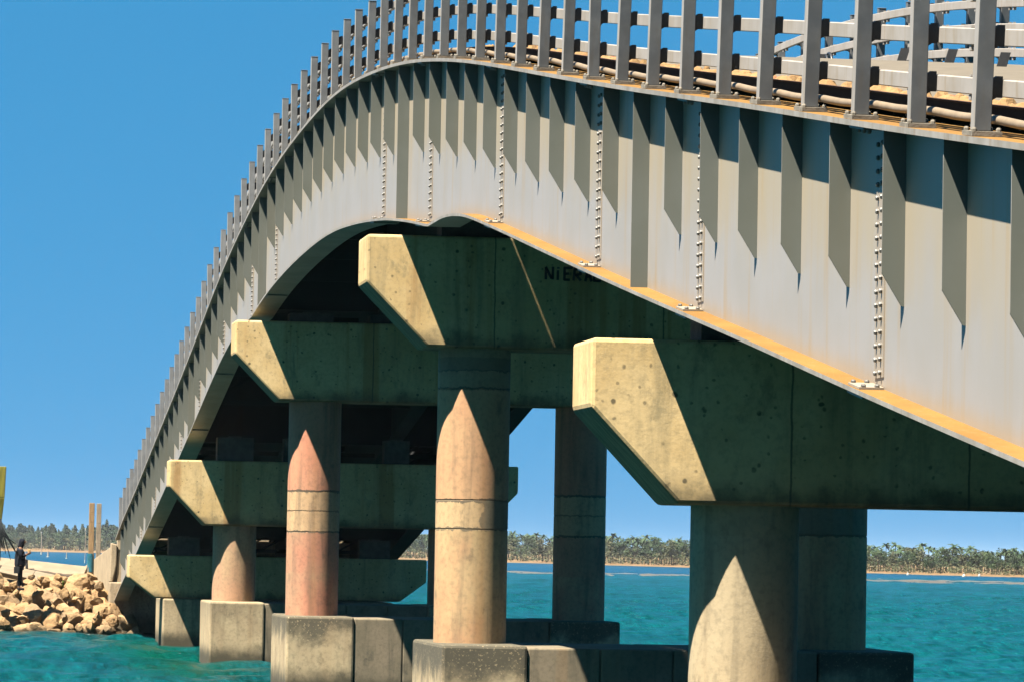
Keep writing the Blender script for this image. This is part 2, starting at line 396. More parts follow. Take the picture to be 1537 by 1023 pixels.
# ------------------------------------------------------------------ railings
postY = []; y = 31.29-2.125*9
while y < 158.4:
    postY.append(y); y += 2.125 if y < 60 else 2.13 if y < 100 else 2.17 if y < 130 else 2.3
RZ = (.36, .74, 1.12); PH = 1.30
def railing(label, dx, flip, ys, rail_from):
    s = -1 if flip else 1
    root = empty('bridge_railing', (WX(60)+dx, 60, ZT(60)+.05)); tag(root, label, 'railing')
    first = None
    for y in ys:
        if first is None:
            o = Vector((WX(y)+dx, y, ZT(y)+.05)); mb = MB()
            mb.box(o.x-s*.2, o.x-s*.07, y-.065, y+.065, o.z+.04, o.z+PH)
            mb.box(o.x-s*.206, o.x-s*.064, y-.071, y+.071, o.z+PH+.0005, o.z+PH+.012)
            mb.m[5] = 1  # outer face in a lighter steel: its sunlit brightness is put into the colour
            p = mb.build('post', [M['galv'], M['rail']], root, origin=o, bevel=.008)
            bp = MB(); bp.box(o.x-s*.238, o.x-s*.01, y-.17, y+.17, o.z+.002, o.z+.038)
            for a in (-.215, -.03):
                for b in (-.13, .13): bolt(bp, (o.x+s*a, y+b, o.z+.038), (0, 0, 1), .02, .03, 0)
            bp.obox((o.x-s*.135, y+.10, o.z+.062), (.05, 0, 0), (0, .03, .0), (0, 0, .023))
            bp.build('base_plate', M['plate'], p, origin=o)
            for h in RZ:
                br = MB(); z = o.z+h
                pts = [(o.x-s*.0695, z-.095), (o.x-s*.0695, z+.06), (o.x-s*.03, z+.088), (o.x+s*.009, z+.088), (o.x+s*.009, z-.072), (o.x-s*.035, z-.072)]
                br.prism_y(pts, y-.03, y+.05)
                br.build('bracket', M['dark_steel'], p, origin=o)
            first = p
        else:
            p = copy_tree(first, root)
        p.location = Vector((WX(y)+dx, y, ZT(y)+.05)) - root.location
        p.rotation_euler = (math.atan(slope(y))+R_.uniform(-.006, .006), R_.uniform(-.007, .007), R_.uniform(-.03, .03))
    rys = stations(rail_from, 158., .7)
    for h in RZ:
        mb = MB(); c = .008
        pr = [(.01, -.066+c), (.01+c, -.066), (.075-c, -.066), (.075, -.066+c), (.075, .066-c), (.075-c, .066), (.01+c, .066), (.01, .066-c)]
        pr = [(dx+s*a-slope(60)*0, b+.05+h) for a, b in pr]
        mb.sweep(pr, rys, WX, ZT)
        for y in ys:
            if y < rail_from: continue
            for q in (.75, 1.0):
                yy = y+q; x = WX(yy)+dx+s*.042; z = ZT(yy)+.05+h
                if yy < 157: mb.box(x-.022, x+.022, yy-.03, yy+.03, z-.11, z-.067); mb.box(x-.02, x+.02, yy-.025, yy+.025, z+.067, z+.085)
        mb.build('rail', M['rail'] , root)
    return root
railing('grey galvanised post and rail fence along the sunny near edge of the bridge', 0, False, postY, 12.)
railing('post and rail fence on the far edge of the bridge, glimpsed behind the near railing', GW, True, [y-.6 for y in postY if 30 < y], 30.)
# conduit lying behind the posts
path = []
for y in stations(12., 157., .35):
    k = (y-31.29)/2.125; ph = k-math.floor(k)
    path.append((WX(y)-.004+.012*math.sin(k*1.7), y, ZT(y)+.05+.118+.007*math.sin(2*math.pi*ph+1.2)+.010*math.sin(k*1.3)))
mb = MB(); mb.tube(path, .034, 12)
tag(mb.build('conduit_pipe', M['pipe'], smooth=True), 'tan conduit pipe lying along the deck edge behind the railing posts', 'pipe')
# black hose draped on the far railing
mb = MB(); xx = WX(77)+GW-.12
for k in range(4):
    pts = []
    for i in range(17):
        a = math.pi*i/16; pts.append((xx-.05*k, 76.2+.12*k+.36*math.cos(a), ZT(76)+.05+.30-.0+.38*math.sin(a)*(1-.06*k)))
    mb.tube(pts, .028, 7)
tag(mb.build('rubber_hose', plain('black_rubber', (.015,.016,.02), .4, .5, 0, .2), smooth=True), 'black rubber hose looped at the far railing, seen through the near railing', 'hose')

# ------------------------------------------------------------------ piers
tan1, tan2 = (.56,.41,.205), (.48,.335,.15)
gdk = (.07,.062,.045)
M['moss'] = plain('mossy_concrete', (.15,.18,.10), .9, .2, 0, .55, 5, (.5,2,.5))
mossy = M['moss']
pier_label = ['nearest concrete pier, at right, with the largest hammer-nosed cap and a plain grey-tan column',
 'concrete pier with dark painted lettering on its cap and a pinkish banded column, second nearest',
 'concrete pier with strongly pink banded column, next beyond the lettered pier',
 'small concrete pier with short unbanded column on a square block',
 'lowest and farthest concrete pier, its cap set straight on the block beside the rock bank']
spec = {  # front Y, tip, chamfer start z, chamfer end (x,z), top, bottom, right tip, right chamfer, columns x, block z, left block x0,x1, right block
 0: dict(yf=46.4, tip=7.06, zt=5.56, zb=3.775, cz=4.81, cx=8.04, rt=16.6, cols=(8.91, 15.05), pz=1.7, lb=(8.2, 9.75), rb=(14.4, 16.0)),
 1: dict(yf=70.4, tip=6.965, zt=8.385, zb=6.56, cz=7.6, cx=7.99, rt=16.5, cols=(8.86, 14.92), pz=1.73, lb=(8.18, 9.57), rb=(14.35, 15.93)),
 2: dict(yf=98.1, tip=6.745, zt=8.39, zb=6.59, cz=7.63, cx=7.77, rt=16.3, cols=(8.66, 14.82), pz=1.73, lb=(7.94, 9.46), rb=(13.9, 15.5)),
 3: dict(yf=119.6, tip=6.48, zt=5.64, zb=3.85, cz=4.9, cx=7.49, rt=16.19, cols=(8.365, 14.38), pz=1.765, lb=(7.6, 9.09), rb=(13.6, 15.15)),
 4: dict(yf=140., tip=6.34, zt=2.97, zb=1.59, cz=2.24, cx=7.21, rt=16.0, cols=(), pz=1.58, lb=(7.46, 9.1), rb=(13.3, 14.9)),
}
for i, s in spec.items():
    yf = s['yf']; root = empty('bridge_pier', ((s['tip']+s['rt'])/2, yf+.7, 0)); tag(root, pier_label[i], 'pier', 'bridge piers')
    joints = {0: (9.28, 11.27), 1: (9.09, 11.9), 2: (9.9,), 3: (10.4,), 4: (9.6, 12.6)}[i]
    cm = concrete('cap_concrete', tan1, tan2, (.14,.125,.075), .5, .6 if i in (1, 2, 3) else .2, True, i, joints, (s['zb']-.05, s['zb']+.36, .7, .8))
    mb = MB(); c = .06; t_, rt = s['tip'], s['rt']
    dzc = s['cz']-s['zb']; dxc = s['cx']-t_
    out = [(t_, s['cz']), (s['cx'], s['zb']), (rt-dxc, s['zb']), (rt, s['cz']), (rt, s['zt']), (t_, s['zt'])]
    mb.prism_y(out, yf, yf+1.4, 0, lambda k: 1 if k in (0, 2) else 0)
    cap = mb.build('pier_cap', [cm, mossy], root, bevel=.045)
    # bearing pads
    for dx in (1.05, 2.75, 5.55, 7.25):
        zb = ZB(yf+.7)+.0435
        if zb - s['zt'] < .03: continue
        mb = MB(); x = WX(yf+.7)+dx; w = .5 if dx in (1.05, 7.25) else .35
        mb.box(x-w, x+w, yf+.35, yf+1.05, s['zt']+.001, zb-.04); mb.box(x-.17, x+.17, yf+.45, yf+.95, zb-.0399, zb)
        mb.build('bearing_pad', M['pad'], cap)
    # columns
    if i == 0: cmat = concrete('column_concrete', (.34,.27,.165), (.29,.225,.135), gdk, .4, .1, False, 11, bands=[(1.7, 3.45, (.36,.29,.19), .3)])
    elif i == 1: cmat = concrete('column_concrete', (.40,.28,.145), (.35,.245,.125), gdk, .5, .3, False, 12, pink=(.38,.20,.105), patch=(3.62, 4.06, 8.93, (.13,.115,.08)),
            bands=[(5.9, 6.6, (.19,.15,.10), .6), (6.2, 6.42, (.10,.085,.06), .55), (5.88, 5.93, gdk, .9), (6.19, 6.215, gdk, .8), (4.07, 5.9, (.42,.215,.115), .55), (3.6, 4.07, (.41,.28,.15), .8), (4.04, 4.09, gdk, .8), (3.58, 3.625, gdk, .75)])
    elif i == 2: cmat = concrete('column_concrete', (.39,.25,.14), (.33,.2,.12), gdk, .5, .2, False, 13, pink=(.38,.145,.09),
            bands=[(4.55, 6.7, (.42,.17,.10), .65), (3.63, 4.55, (.41,.27,.145), .85), (4.53, 4.58, gdk, .85), (4.09, 4.12, gdk, .6), (3.61, 3.65, gdk, .85), (2.7, 3.6, (.36,.165,.10), .5)])
    else: cmat = concrete('column_concrete', (.38,.265,.15), (.32,.215,.125), gdk, .45, .15, False, 14, pink=(.36,.2,.12))
    for cx in s['cols']:
        mb = MB(); n = 48; r = .6; cy = yf+.72
        levels = [s['pz']-.05] + [z for z in ({1: (3.6, 4.08, 5.9), 2: (3.63, 4.1, 4.55)}.get(i, ()))] + [s['zb']+.02]
        zs = [levels[0]]
        for z in levels[1:-1]: zs += [z-.012, z-.004, z+.004, z+.012]
        zs.append(levels[-1]); rs = [r]+[q for z in levels[1:-1] for q in (r, r-.012, r-.012, r)]+[r]
        mb.tube([(cx, cy, z) for z in zs], rs, n)
        mb.build('column', cmat, root, smooth=True, auto=40)
    # pile cap: two blocks joined by a tie beam
    pm = concrete('pile_cap_concrete', (.40,.315,.19), (.33,.25,.15), (.05,.045,.032), .45, .12, False, 20+i, (), (.22, .7, .6, .92),
                  grime={1: (1.0, 1.5, 1.3, .93), 2: (1.05, 1.55, 1.5, .85), 3: (.9, 1.9, 1.6, .35)}.get(i, (1.1, 1.7, 1.2, .5)))
    f0, f1 = yf-1.2, yf+3.1
    if i == 4: f0, f1 = yf-.2, yf+4.2
    pz = s['pz']; mb = MB()
    a, b = s['lb']; c, d = s['rb']
    def block(x0, x1, top, y0, y1): mb.box(x0, x1, y0, y1, -2.5, top)
    block(a, b, pz, f0, f1); pc = mb.build('pile_cap', pm, root, bevel=.05)
    mb = MB(); block(c, d, pz-.02, f0, f1); mb.build('pile_cap', pm, root, bevel=.05); n = 4
    tm = concrete('tie_beam_concrete', (.19,.15,.10), (.14,.115,.075), (.04,.038,.028), .6, .15, False, 40+i, (), (.12, .5, .5, .9))
    for k in range(n):
        xa, xb = b+.006+(c-b-.012)*k/n, b+.006+(c-b-.012)*(k+1)/n-.012
        mb = MB(); mb.box(xa, xb, f0+.05, f1-.05, -2.5, pz-.03-.004*(k % 2)); mb.build('tie_beam', tm, pc, bevel=.03)
    if i == 1:      # hand-painted lettering on the cap's face, its end running behind the girder
        mb = MB(); ink = plain('faded_black_paint', (.02,.024,.028), .8, .2, 0, .3, 25)
        h, sw = .225, .042; yy = yf-.004; zb = 7.72
        def st(p, q, w=sw):
            P, Q = Vector((p[0], yy, p[1])), Vector((q[0], yy, q[1])); d_ = (Q-P).normalized(); nn = d_.cross(Vector((0, 1, 0)))
            mb.obox((P+Q)/2, (Q-P)/2+d_*w*.25, nn*w/2, (0, .003, 0))
        px = lambda q: 9.905+(q-285)/9.606*70.4/6500
        zz = lambda q: 7.70+(475-q)/9.606*70.4/6500
        L = lambda a, b, c, d: st((px(a), zz(b)), (px(c), zz(d)))
        L(305,290,305,455); L(305,290,385,440); L(410,285,405,455)                       # N
        L(483,335,480,460); L(487,288,487,296)                                         # i
        L(580,290,578,460); L(580,290,690,288); L(585,375,640,372); L(580,460,650,462)    # E
        L(730,290,715,462); L(735,300,815,320); L(815,320,815,375); L(815,375,735,392); L(755,392,815,462)   # R
        L(930,290,890,470); L(930,290,975,470); L(905,410,965,408)                       # A
        L(1100,300,1030,310); L(1030,310,1015,460); L(1015,465,1110,470)                 # C
        mb.build('painted_lettering', ink, cap)

# ------------------------------------------------------------------ abutment and bank
ab = empty('bridge_abutment', (11, 159.6, 0)); tag(ab, 'weathered concrete abutment at the far end of the bridge beside the rock bank', 'abutment')
am = concrete('abutment_concrete', (.34,.27,.18), (.28,.21,.13), (.06,.05,.035), .5, .1, False, 50, (), (.3, .9, .9, .7))
mb = MB(); mb.box(6.5, 16.2, 158.3, 161.5, -2, 1.93); mb.build('seat_wall', am, ab, bevel=.04)
mb = MB(); mb.prism_y([(6.5, 1.931), (6.62, 1.931), (6.74, 2.5), (6.76, 3.30), (6.53, 3.36)], 158.62, 159.3); mb.build('end_post', am, ab, bevel=.04)
mb = MB(); mb.box(6.95, 15.2, 157.95, 158.25, 1.9, 3.5); mb.box(6.78, 16.1, 158.7, 159.5, 1.931, 3.62); mb.build('back_wall_and_screen', am, ab)  # front box added under the slab to shut out stray sun
mb = MB()
mb.add([(6.56,158.95,3.25),(6.56,158.95,-1),(5.55,172,-1),(5.55,172,2.05),(6.86,158.95,3.25),(6.86,158.95,-1),(5.9,172,-1),(5.9,172,2.05)], [(0,1,2,3),(4,7,6,5),(0,3,7,4),(1,5,6,2),(0,4,5,1),(3,2,6,7)])
mb.build('wing_wall', plain('pale_wing_concrete', (.33,.26,.17), .9, .2, 0, .25, 2), ab, bevel=.03)

# land behind
def nz(x, y, s=1., o=0.): return mnoise.fractal(Vector((x*s+o, y*s-o, o*.37)), 1., 2., 4)
def smooth01(a, b, v): t = min(1, max(0, (v-a)/(b-a))); return t*t*(3-2*t)
t = NT('bank_gravel', .95, .15)
cc = t.mix(t.mask(t.noise(1.2, detail=6), .3, .7), (.22,.155,.085), (.16,.11,.06)); cc = t.mix(t.mask(t.noise(12, detail=4), .55, .7), cc, (.1,.07,.045))
t.bump(t.noise(8, detail=8), .6, .05); bankm = t.done(cc)
mb = MB(); gx = [-80+2*i for i in range(38)]+[-4+.5*i for i in range(27)]+[9.5+1.5*i for i in range(12)]; gy = [155.5+.5*i for i in range(24)]+[168+1.5*i for i in range(18)]
for Y in gy:
    for X in gx:
        sh = 157.6 + max(0, (2-X))*.03 + .35*nz(X, 0, .6, 3)
        h = -1.2+1.15*smooth01(sh-1.6, sh, Y)+2.05*smooth01(sh-.3, sh+6., Y)+.25*smooth01(sh+5, sh+9, Y)
        h -= 3.4*smooth01(174, 190, Y)
        if X > 6.9: h = min(h, 1.6+ (3.0-1.6)*smooth01(160, 163, Y)) if Y > 160.5 else min(h, -.6)
        if X > 6.9 and Y > 161: h = 3.0*(1-smooth01(174, 190, Y)) - 1.*smooth01(176, 192, Y)
        if X > 16.2: h = -2.
        mb.v.append((X, Y, h+.07*nz(X, Y, 1.3)))
nx = len(gx)
for j in range(len(gy)-1):
    for i in range(nx-1): mb.f.append([j*nx+i, j*nx+i+1, (j+1)*nx+i+1, (j+1)*nx+i]); mb.m.append(0)
tag(mb.build('bank', bankm, smooth=True), kind='structure')

# boulders: every one a thing
t = NT('boulder_stone', .9, .2)
oi = t.n('ShaderNodeObjectInfo').outputs['Random']
c1 = t.ramp(oi, [(0, (.26,.16,.075)), (.35, (.21,.13,.062)), (.7, (.31,.20,.10)), (1, (.18,.12,.068))])
c1 = t.mix(t.math('MULTIPLY', t.mask(t.noise(3.3, detail=8), .45, .7), .6), c1, (.15,.085,.038))
c1 = t.mix(t.math('MULTIPLY', t.mask(t.noise(18, detail=5), .55, .72), .5), c1, (.32,.23,.13))
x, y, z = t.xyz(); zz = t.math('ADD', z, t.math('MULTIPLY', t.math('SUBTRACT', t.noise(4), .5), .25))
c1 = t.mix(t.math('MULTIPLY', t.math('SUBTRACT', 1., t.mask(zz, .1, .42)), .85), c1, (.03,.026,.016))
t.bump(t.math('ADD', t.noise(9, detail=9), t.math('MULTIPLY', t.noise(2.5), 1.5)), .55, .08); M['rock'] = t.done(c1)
def rock_mesh(seed):
    r = random.Random(seed); bm = bmesh.new(); bmesh.ops.create_icosphere(bm, subdivisions=4, radius=1)
    planes = [(Vector((r.gauss(0,1), r.gauss(0,1), r.gauss(0,1))).normalized(), r.uniform(.5, .86)) for _ in range(15)]
    for v in bm.verts:
        p = v.co.copy()
        for n, d in planes:
            k = p.dot(n)-d
            if k > 0: p -= n*k*.92
        p *= 1+.11*mnoise.fractal(p*2.+Vector((seed, 0, 0)), .8, 2, 6)
        v.co = p
    me = D.meshes.new('boulder'); bm.to_mesh(me); bm.free(); me.materials.append(M['rock'])
    me.polygons.foreach_set('use_smooth', [True]*len(me.polygons)); me.set_sharp_from_angle(angle=rad(22)); return me
rocks = [rock_mesh(k) for k in range(9)]
ordw = ['first','second','third','fourth','fifth','sixth','seventh','eighth','ninth','tenth','eleventh','twelfth','thirteenth','fourteenth']
rows = [  # name, Y, z, size, count, x range
 ('waterline row', 156.75, .06, .42, 12, (7.5, 1.9)), ('row just above the waterline', 157.25, .40, .44, 12, (7.15, 1.8)),
 ('third row up from the water', 157.9, .74, .5, 11, (6.65, 1.8)), ('fourth row up from the water', 158.75, 1.06, .5, 10, (6.2, 1.7)),
 ('fifth row up from the water', 159.6, 1.36, .47, 10, (6.2, 1.7)), ('topmost row under the bleached timbers', 160.7, 1.66, .42, 8, (6.15, 3.2))]
shapes = ['rounded', 'squarish', 'wedge-shaped', 'flat-topped', 'angular', 'blocky', 'craggy', 'smooth', 'split']
rr = random.Random(21)
for rn, (nm, Y, z, sz, cnt, (xa, xb)) in enumerate(rows):
    for k in range(cnt):
        x = xa+(xb-xa)*(k+.15)/(cnt-.5)+rr.uniform(-.12, .12)
        if 6.35 < x and Y > 158.2 : x = 6.3
        m = rr.randrange(9); q = sz*rr.uniform(.7, 1.5)
        o = D.objects.new('boulder', rocks[m]); COL.objects.link(o)
        o.location = (x, Y+rr.uniform(-.25, .3), z+rr.uniform(-.15, .14)); o.scale = (q*rr.uniform(.85, 1.2), q*rr.uniform(.8, 1.2), q*rr.uniform(.7, .98))
        o.rotation_euler = (rr.uniform(-.5, .5), rr.uniform(-.5, .5), rr.uniform(0, 6.28))
        size = 'large' if q > sz*1.18 else 'small' if q < sz*.86 else 'middling'
        tag(o, f'{size} {shapes[m]} tan boulder, {ordw[k]} from the abutment in the {nm}', 'boulder', 'boulders of the riprap bank')
small = []
for k in range(60):
    rn = rr.choice(rows); x = rr.uniform(2, 6.3); m = rr.randrange(9)
    o = D.objects.new('stone', rocks[m]); COL.objects.link(o); q = rr.uniform(.14, .26)
    o.location = (x, rn[1]-.35+rr.uniform(-.2, .2), rn[2]+.12+rr.uniform(-.1, .3)); o.scale = (q*1.2, q, q*.85); o.rotation_euler = (rr.random()*3, rr.random()*3, rr.random()*3)
    tag(o, 'small tan stone wedged between the big boulders of the bank', 'stone', 'small stones wedged in the riprap')

# bleached timbers and slabs on the crest
wood = plain('bleached_timber', (.215,.165,.11), .85, .2, 0, .3, 3, (.6,4,4), .4)
wood2 = plain('grey_driftwood', (.075,.055,.038), .9, .2, 0, .4, 4, (.7,5,5), .4)
def timber(name, p, q, r, mat, label, cat, n=9, flat=1., seed=0):
    rg = random.Random(seed); P, Q = Vector(p), Vector(q); mb = MB()
    pts = [P.lerp(Q, i/(n-1))+Vector((0, rg.uniform(-.04, .04), rg.uniform(-.025, .025))) for i in range(n)]
    mb.tube(pts, [r*rg.uniform(.85, 1.1) for _ in pts], 9)
    mb.v = [(x, y, pts[0].z+(pts[-1].z-pts[0].z)*((x-P.x)/(Q.x-P.x+1e-6))+(z-(pts[0].z+(pts[-1].z-pts[0].z)*((x-P.x)/(Q.x-P.x+1e-6))))*flat) for x, y, z in mb.v]
    return tag(mb.build(name, mat, smooth=True, auto=50), label, cat)
def beam(name, p, q, hw, hh, mat, label, cat):
    P, Q = Vector(p), Vector(q); d = (Q-P); s = d.normalized().cross(Vector((0, 0, 1))).normalized(); u = s.cross(d.normalized()); s, u = s*math.cos(.42)-u*math.sin(.42), u*math.cos(.42)+s*math.sin(.42)
    if u.y > 0: s = Vector((s.x, s.y, -s.z)); u = Vector((-u.x, -u.y, u.z))
    mb = MB(); n = 2; rg = random.Random(int(p[0]*100)); 
    for i in range(n):
        a, b = P+d*(i/n), P+d*((i+1)/n-.002)
        mb.obox((a+b)/2+u*rg.uniform(-.012, .012), (b-a)/2, s*hw*rg.uniform(.95, 1.), u*hh*rg.uniform(.93, 1.))
    return tag(mb.build(name, mat, bevel=.02), label, cat)
beam('timber_beam', (2.6,162.5,2.3), (5.0,161.9,1.82), .36, .10, wood, 'pale squared timber beam lying just above the boulders in front of the other timbers', 'beam')
beam('timber_beam', (1.0,163.8,2.42), (2.55,163.4,2.25), .25, .12, wood, 'pale timber beam at the left edge of the photo behind the person', 'beam')
beam('concrete_slab', (1.0,166.4,2.56), (5.85,165.5,2.12), .55, .13, plain('bleached_slab', (.22,.165,.11), .9, .2, 0, .22, 2), 'long bleached slab lying along the crest of the bank nearest the far water', 'slab')
timber('driftwood_log', (3.2,164.2,2.34), (5.6,163.8,2.02), .075, wood2, 'thin dark driftwood log lying between the bleached slab and the front beam', 'log', seed=2)
timber('driftwood_log', (4.3,163.7,2.18), (5.8,163.4,1.95), .09, wood2, 'short knotty driftwood log near the two upright posts', 'log', seed=4)
timber('driftwood_log', (1.9,164.6,2.46), (3.9,164.3,2.26), .085, wood2, 'greyish driftwood log behind the dark-clothed person', 'log', seed=7)
timber('mooring_stub', (3.62,164.0,2.2), (3.6,164.0,2.68), .05, plain('black_stub', (.02,.02,.022), .8, .2), 'short black stub standing up among the bleached timbers', 'stub', 5, seed=9)

# upright posts
def upright(name, x0, x1, zb, zt, Y, mat, label, lower=None):
    r = empty(name, ((x0+x1)/2, Y, zb)); tag(r, label, 'post'); mb = MB(); hx = (x1-x0)/2; xc = (x0+x1)/2; n = 8
    for k in range(n):
        za, zc = zb+(zt-zb)*k/n, zb+(zt-zb)*(k+1)/n; g = 1-.04*(n-k)/n
        mb.box(xc-hx*g, xc+hx*g, Y-hx*g, Y+hx*g, za+.0005, zc)
    mb.build('timber', mat, r, bevel=.012)
    if lower:
        mb = MB(); mb.tube([(xc+.01, Y, lower[0]), (xc, Y, (lower[0]+lower[1])/2), (xc-.01, Y, lower[1])], [hx*1.25, hx*1.4, hx*1.28], 10)
        mb.build('plastic_wrap', plain('teal_plastic', (.01,.12,.17), .45, .5, 0, .5, 8), r, smooth=True, auto=60)
pw = plain('brown_post_timber', (.30,.195,.10), .85, .2, 0, .35, 5, (4,4,.5), .4)  # warm brown timber with upright grain
pw2 = plain('grey_post_timber', (.27,.22,.16), .85, .2, 0, .35, 5, (4,4,.5), .4)
upright('timber_post', 5.92, 6.12, 1.9, 4.86, 164.5, pw, 'brown upright timber post with teal plastic round its foot, left of the pair', (2.25, 2.95))
upright('timber_post', 6.19, 6.37, 1.8, 4.84, 164.2, pw2, 'greyer upright timber post, right of the pair beside the bridge end')
# yellow pile with frayed rope
yp = plain('weathered_yellow_paint', (.22,.19,.018), .75, .3, 0, .6, 3, (3,3,.6), .4)
mb = MB(); P = [(2.0,156.5,1.1), (2.16,156.4,2.6), (2.3,156.3,3.9), (2.40,156.2,4.9), (2.44,156.2,6.02)]
for a, b in zip(P[:-1], P[1:]):
    A, B = Vector(a), Vector(b); mb.obox((A+B)/2, (.19, 0, 0), (0, .19, 0), ((B-A)*.4995))
tag(mb.build('yellow_pile', yp, bevel=.02), 'tall weathered yellow timber pile at the left edge of the photo', 'pile')
mb = MB(); rg = random.Random(3)
for k in range(11):
    ex, ez = rg.uniform(2.45, 3.05), rg.uniform(2.65, 3.35); sx = 2.42+rg.uniform(-.06, .05)
    mb.tube([(sx, 156.05, 3.95+rg.uniform(-.1, .2)), (sx+(ex-sx)*.35, 155.95, 3.6+rg.uniform(-.1, .1)), (sx+(ex-sx)*.7, 155.95, 3.35*.5+ez*.5+.1), (ex, 156., ez)], [.035, .028, .02, .01], 6)
tag(mb.build('frayed_rope', plain('black_rope', (.015,.018,.02), .9, .1), smooth=True), 'frayed black rope hanging from the yellow pile above the water', 'rope')
# little green bush among the boulders
def leafcloud(mb, c, rx, ry, rz, n, size, rg, mi=0, shell=.35):
    for _ in range(n):
        d = Vector((rg.gauss(0,1), rg.gauss(0,1), rg.gauss(0,1))).normalized(); q = (shell+(1-shell)*rg.random())**.6
        p = Vector((c[0]+d.x*rx*q, c[1]+d.y*ry*q, c[2]+d.z*rz*q)); s = size*rg.uniform(.6, 1.3)
        a = Vector((rg.gauss(0,1), rg.gauss(0,1), rg.gauss(0,.6))).normalized(); b = a.cross(Vector((rg.gauss(0,1), rg.gauss(0,1), rg.gauss(0,1)))).normalized()
        mb.add([p-a*s, p+b*s*.5, p+a*s, p-b*s*.5], [(0,1,2,3)], mi)
def leafmat(name, a, b, c, sc=.6):
    t = NT(name, .75, .2); col = t.mix(t.mask(t.noise(sc, detail=3), .38, .62), a, b)
    oi = t.n('ShaderNodeObjectInfo').outputs['Random']; col = t.mix(t.math('MULTIPLY', t.mask(oi, .4, 1.), .8), col, c)
    t.b.inputs['Subsurface Weight'].default_value = 0
    return t.done(col)
bu = empty('bush', (4.7, 161.6, 1.4)); tag(bu, 'small bright green bush growing among the boulders below the timbers', 'bush')
mb = MB(); rg = random.Random(8)
for k in range(9): leafcloud(mb, (4.65+.13*k-.5+rg.uniform(-.05, .05), 160.55+rg.uniform(-.2, .2), 1.55+.045*k+rg.uniform(-.05, .05)), .16, .16, .17, 60, .055, rg)
mb.build('foliage', leafmat('bush_leaf', (.10,.19,.02), (.05,.12,.015), (.12,.2,.03), 5), bu)
mb = MB()
for k in range(7): mb.tube([(4.6, 160.6, 1.2), (4.3+.12*k, 160.55, 1.65+.04*k)], [.015, .006], 5)
mb.build('stem', wood2, bu)

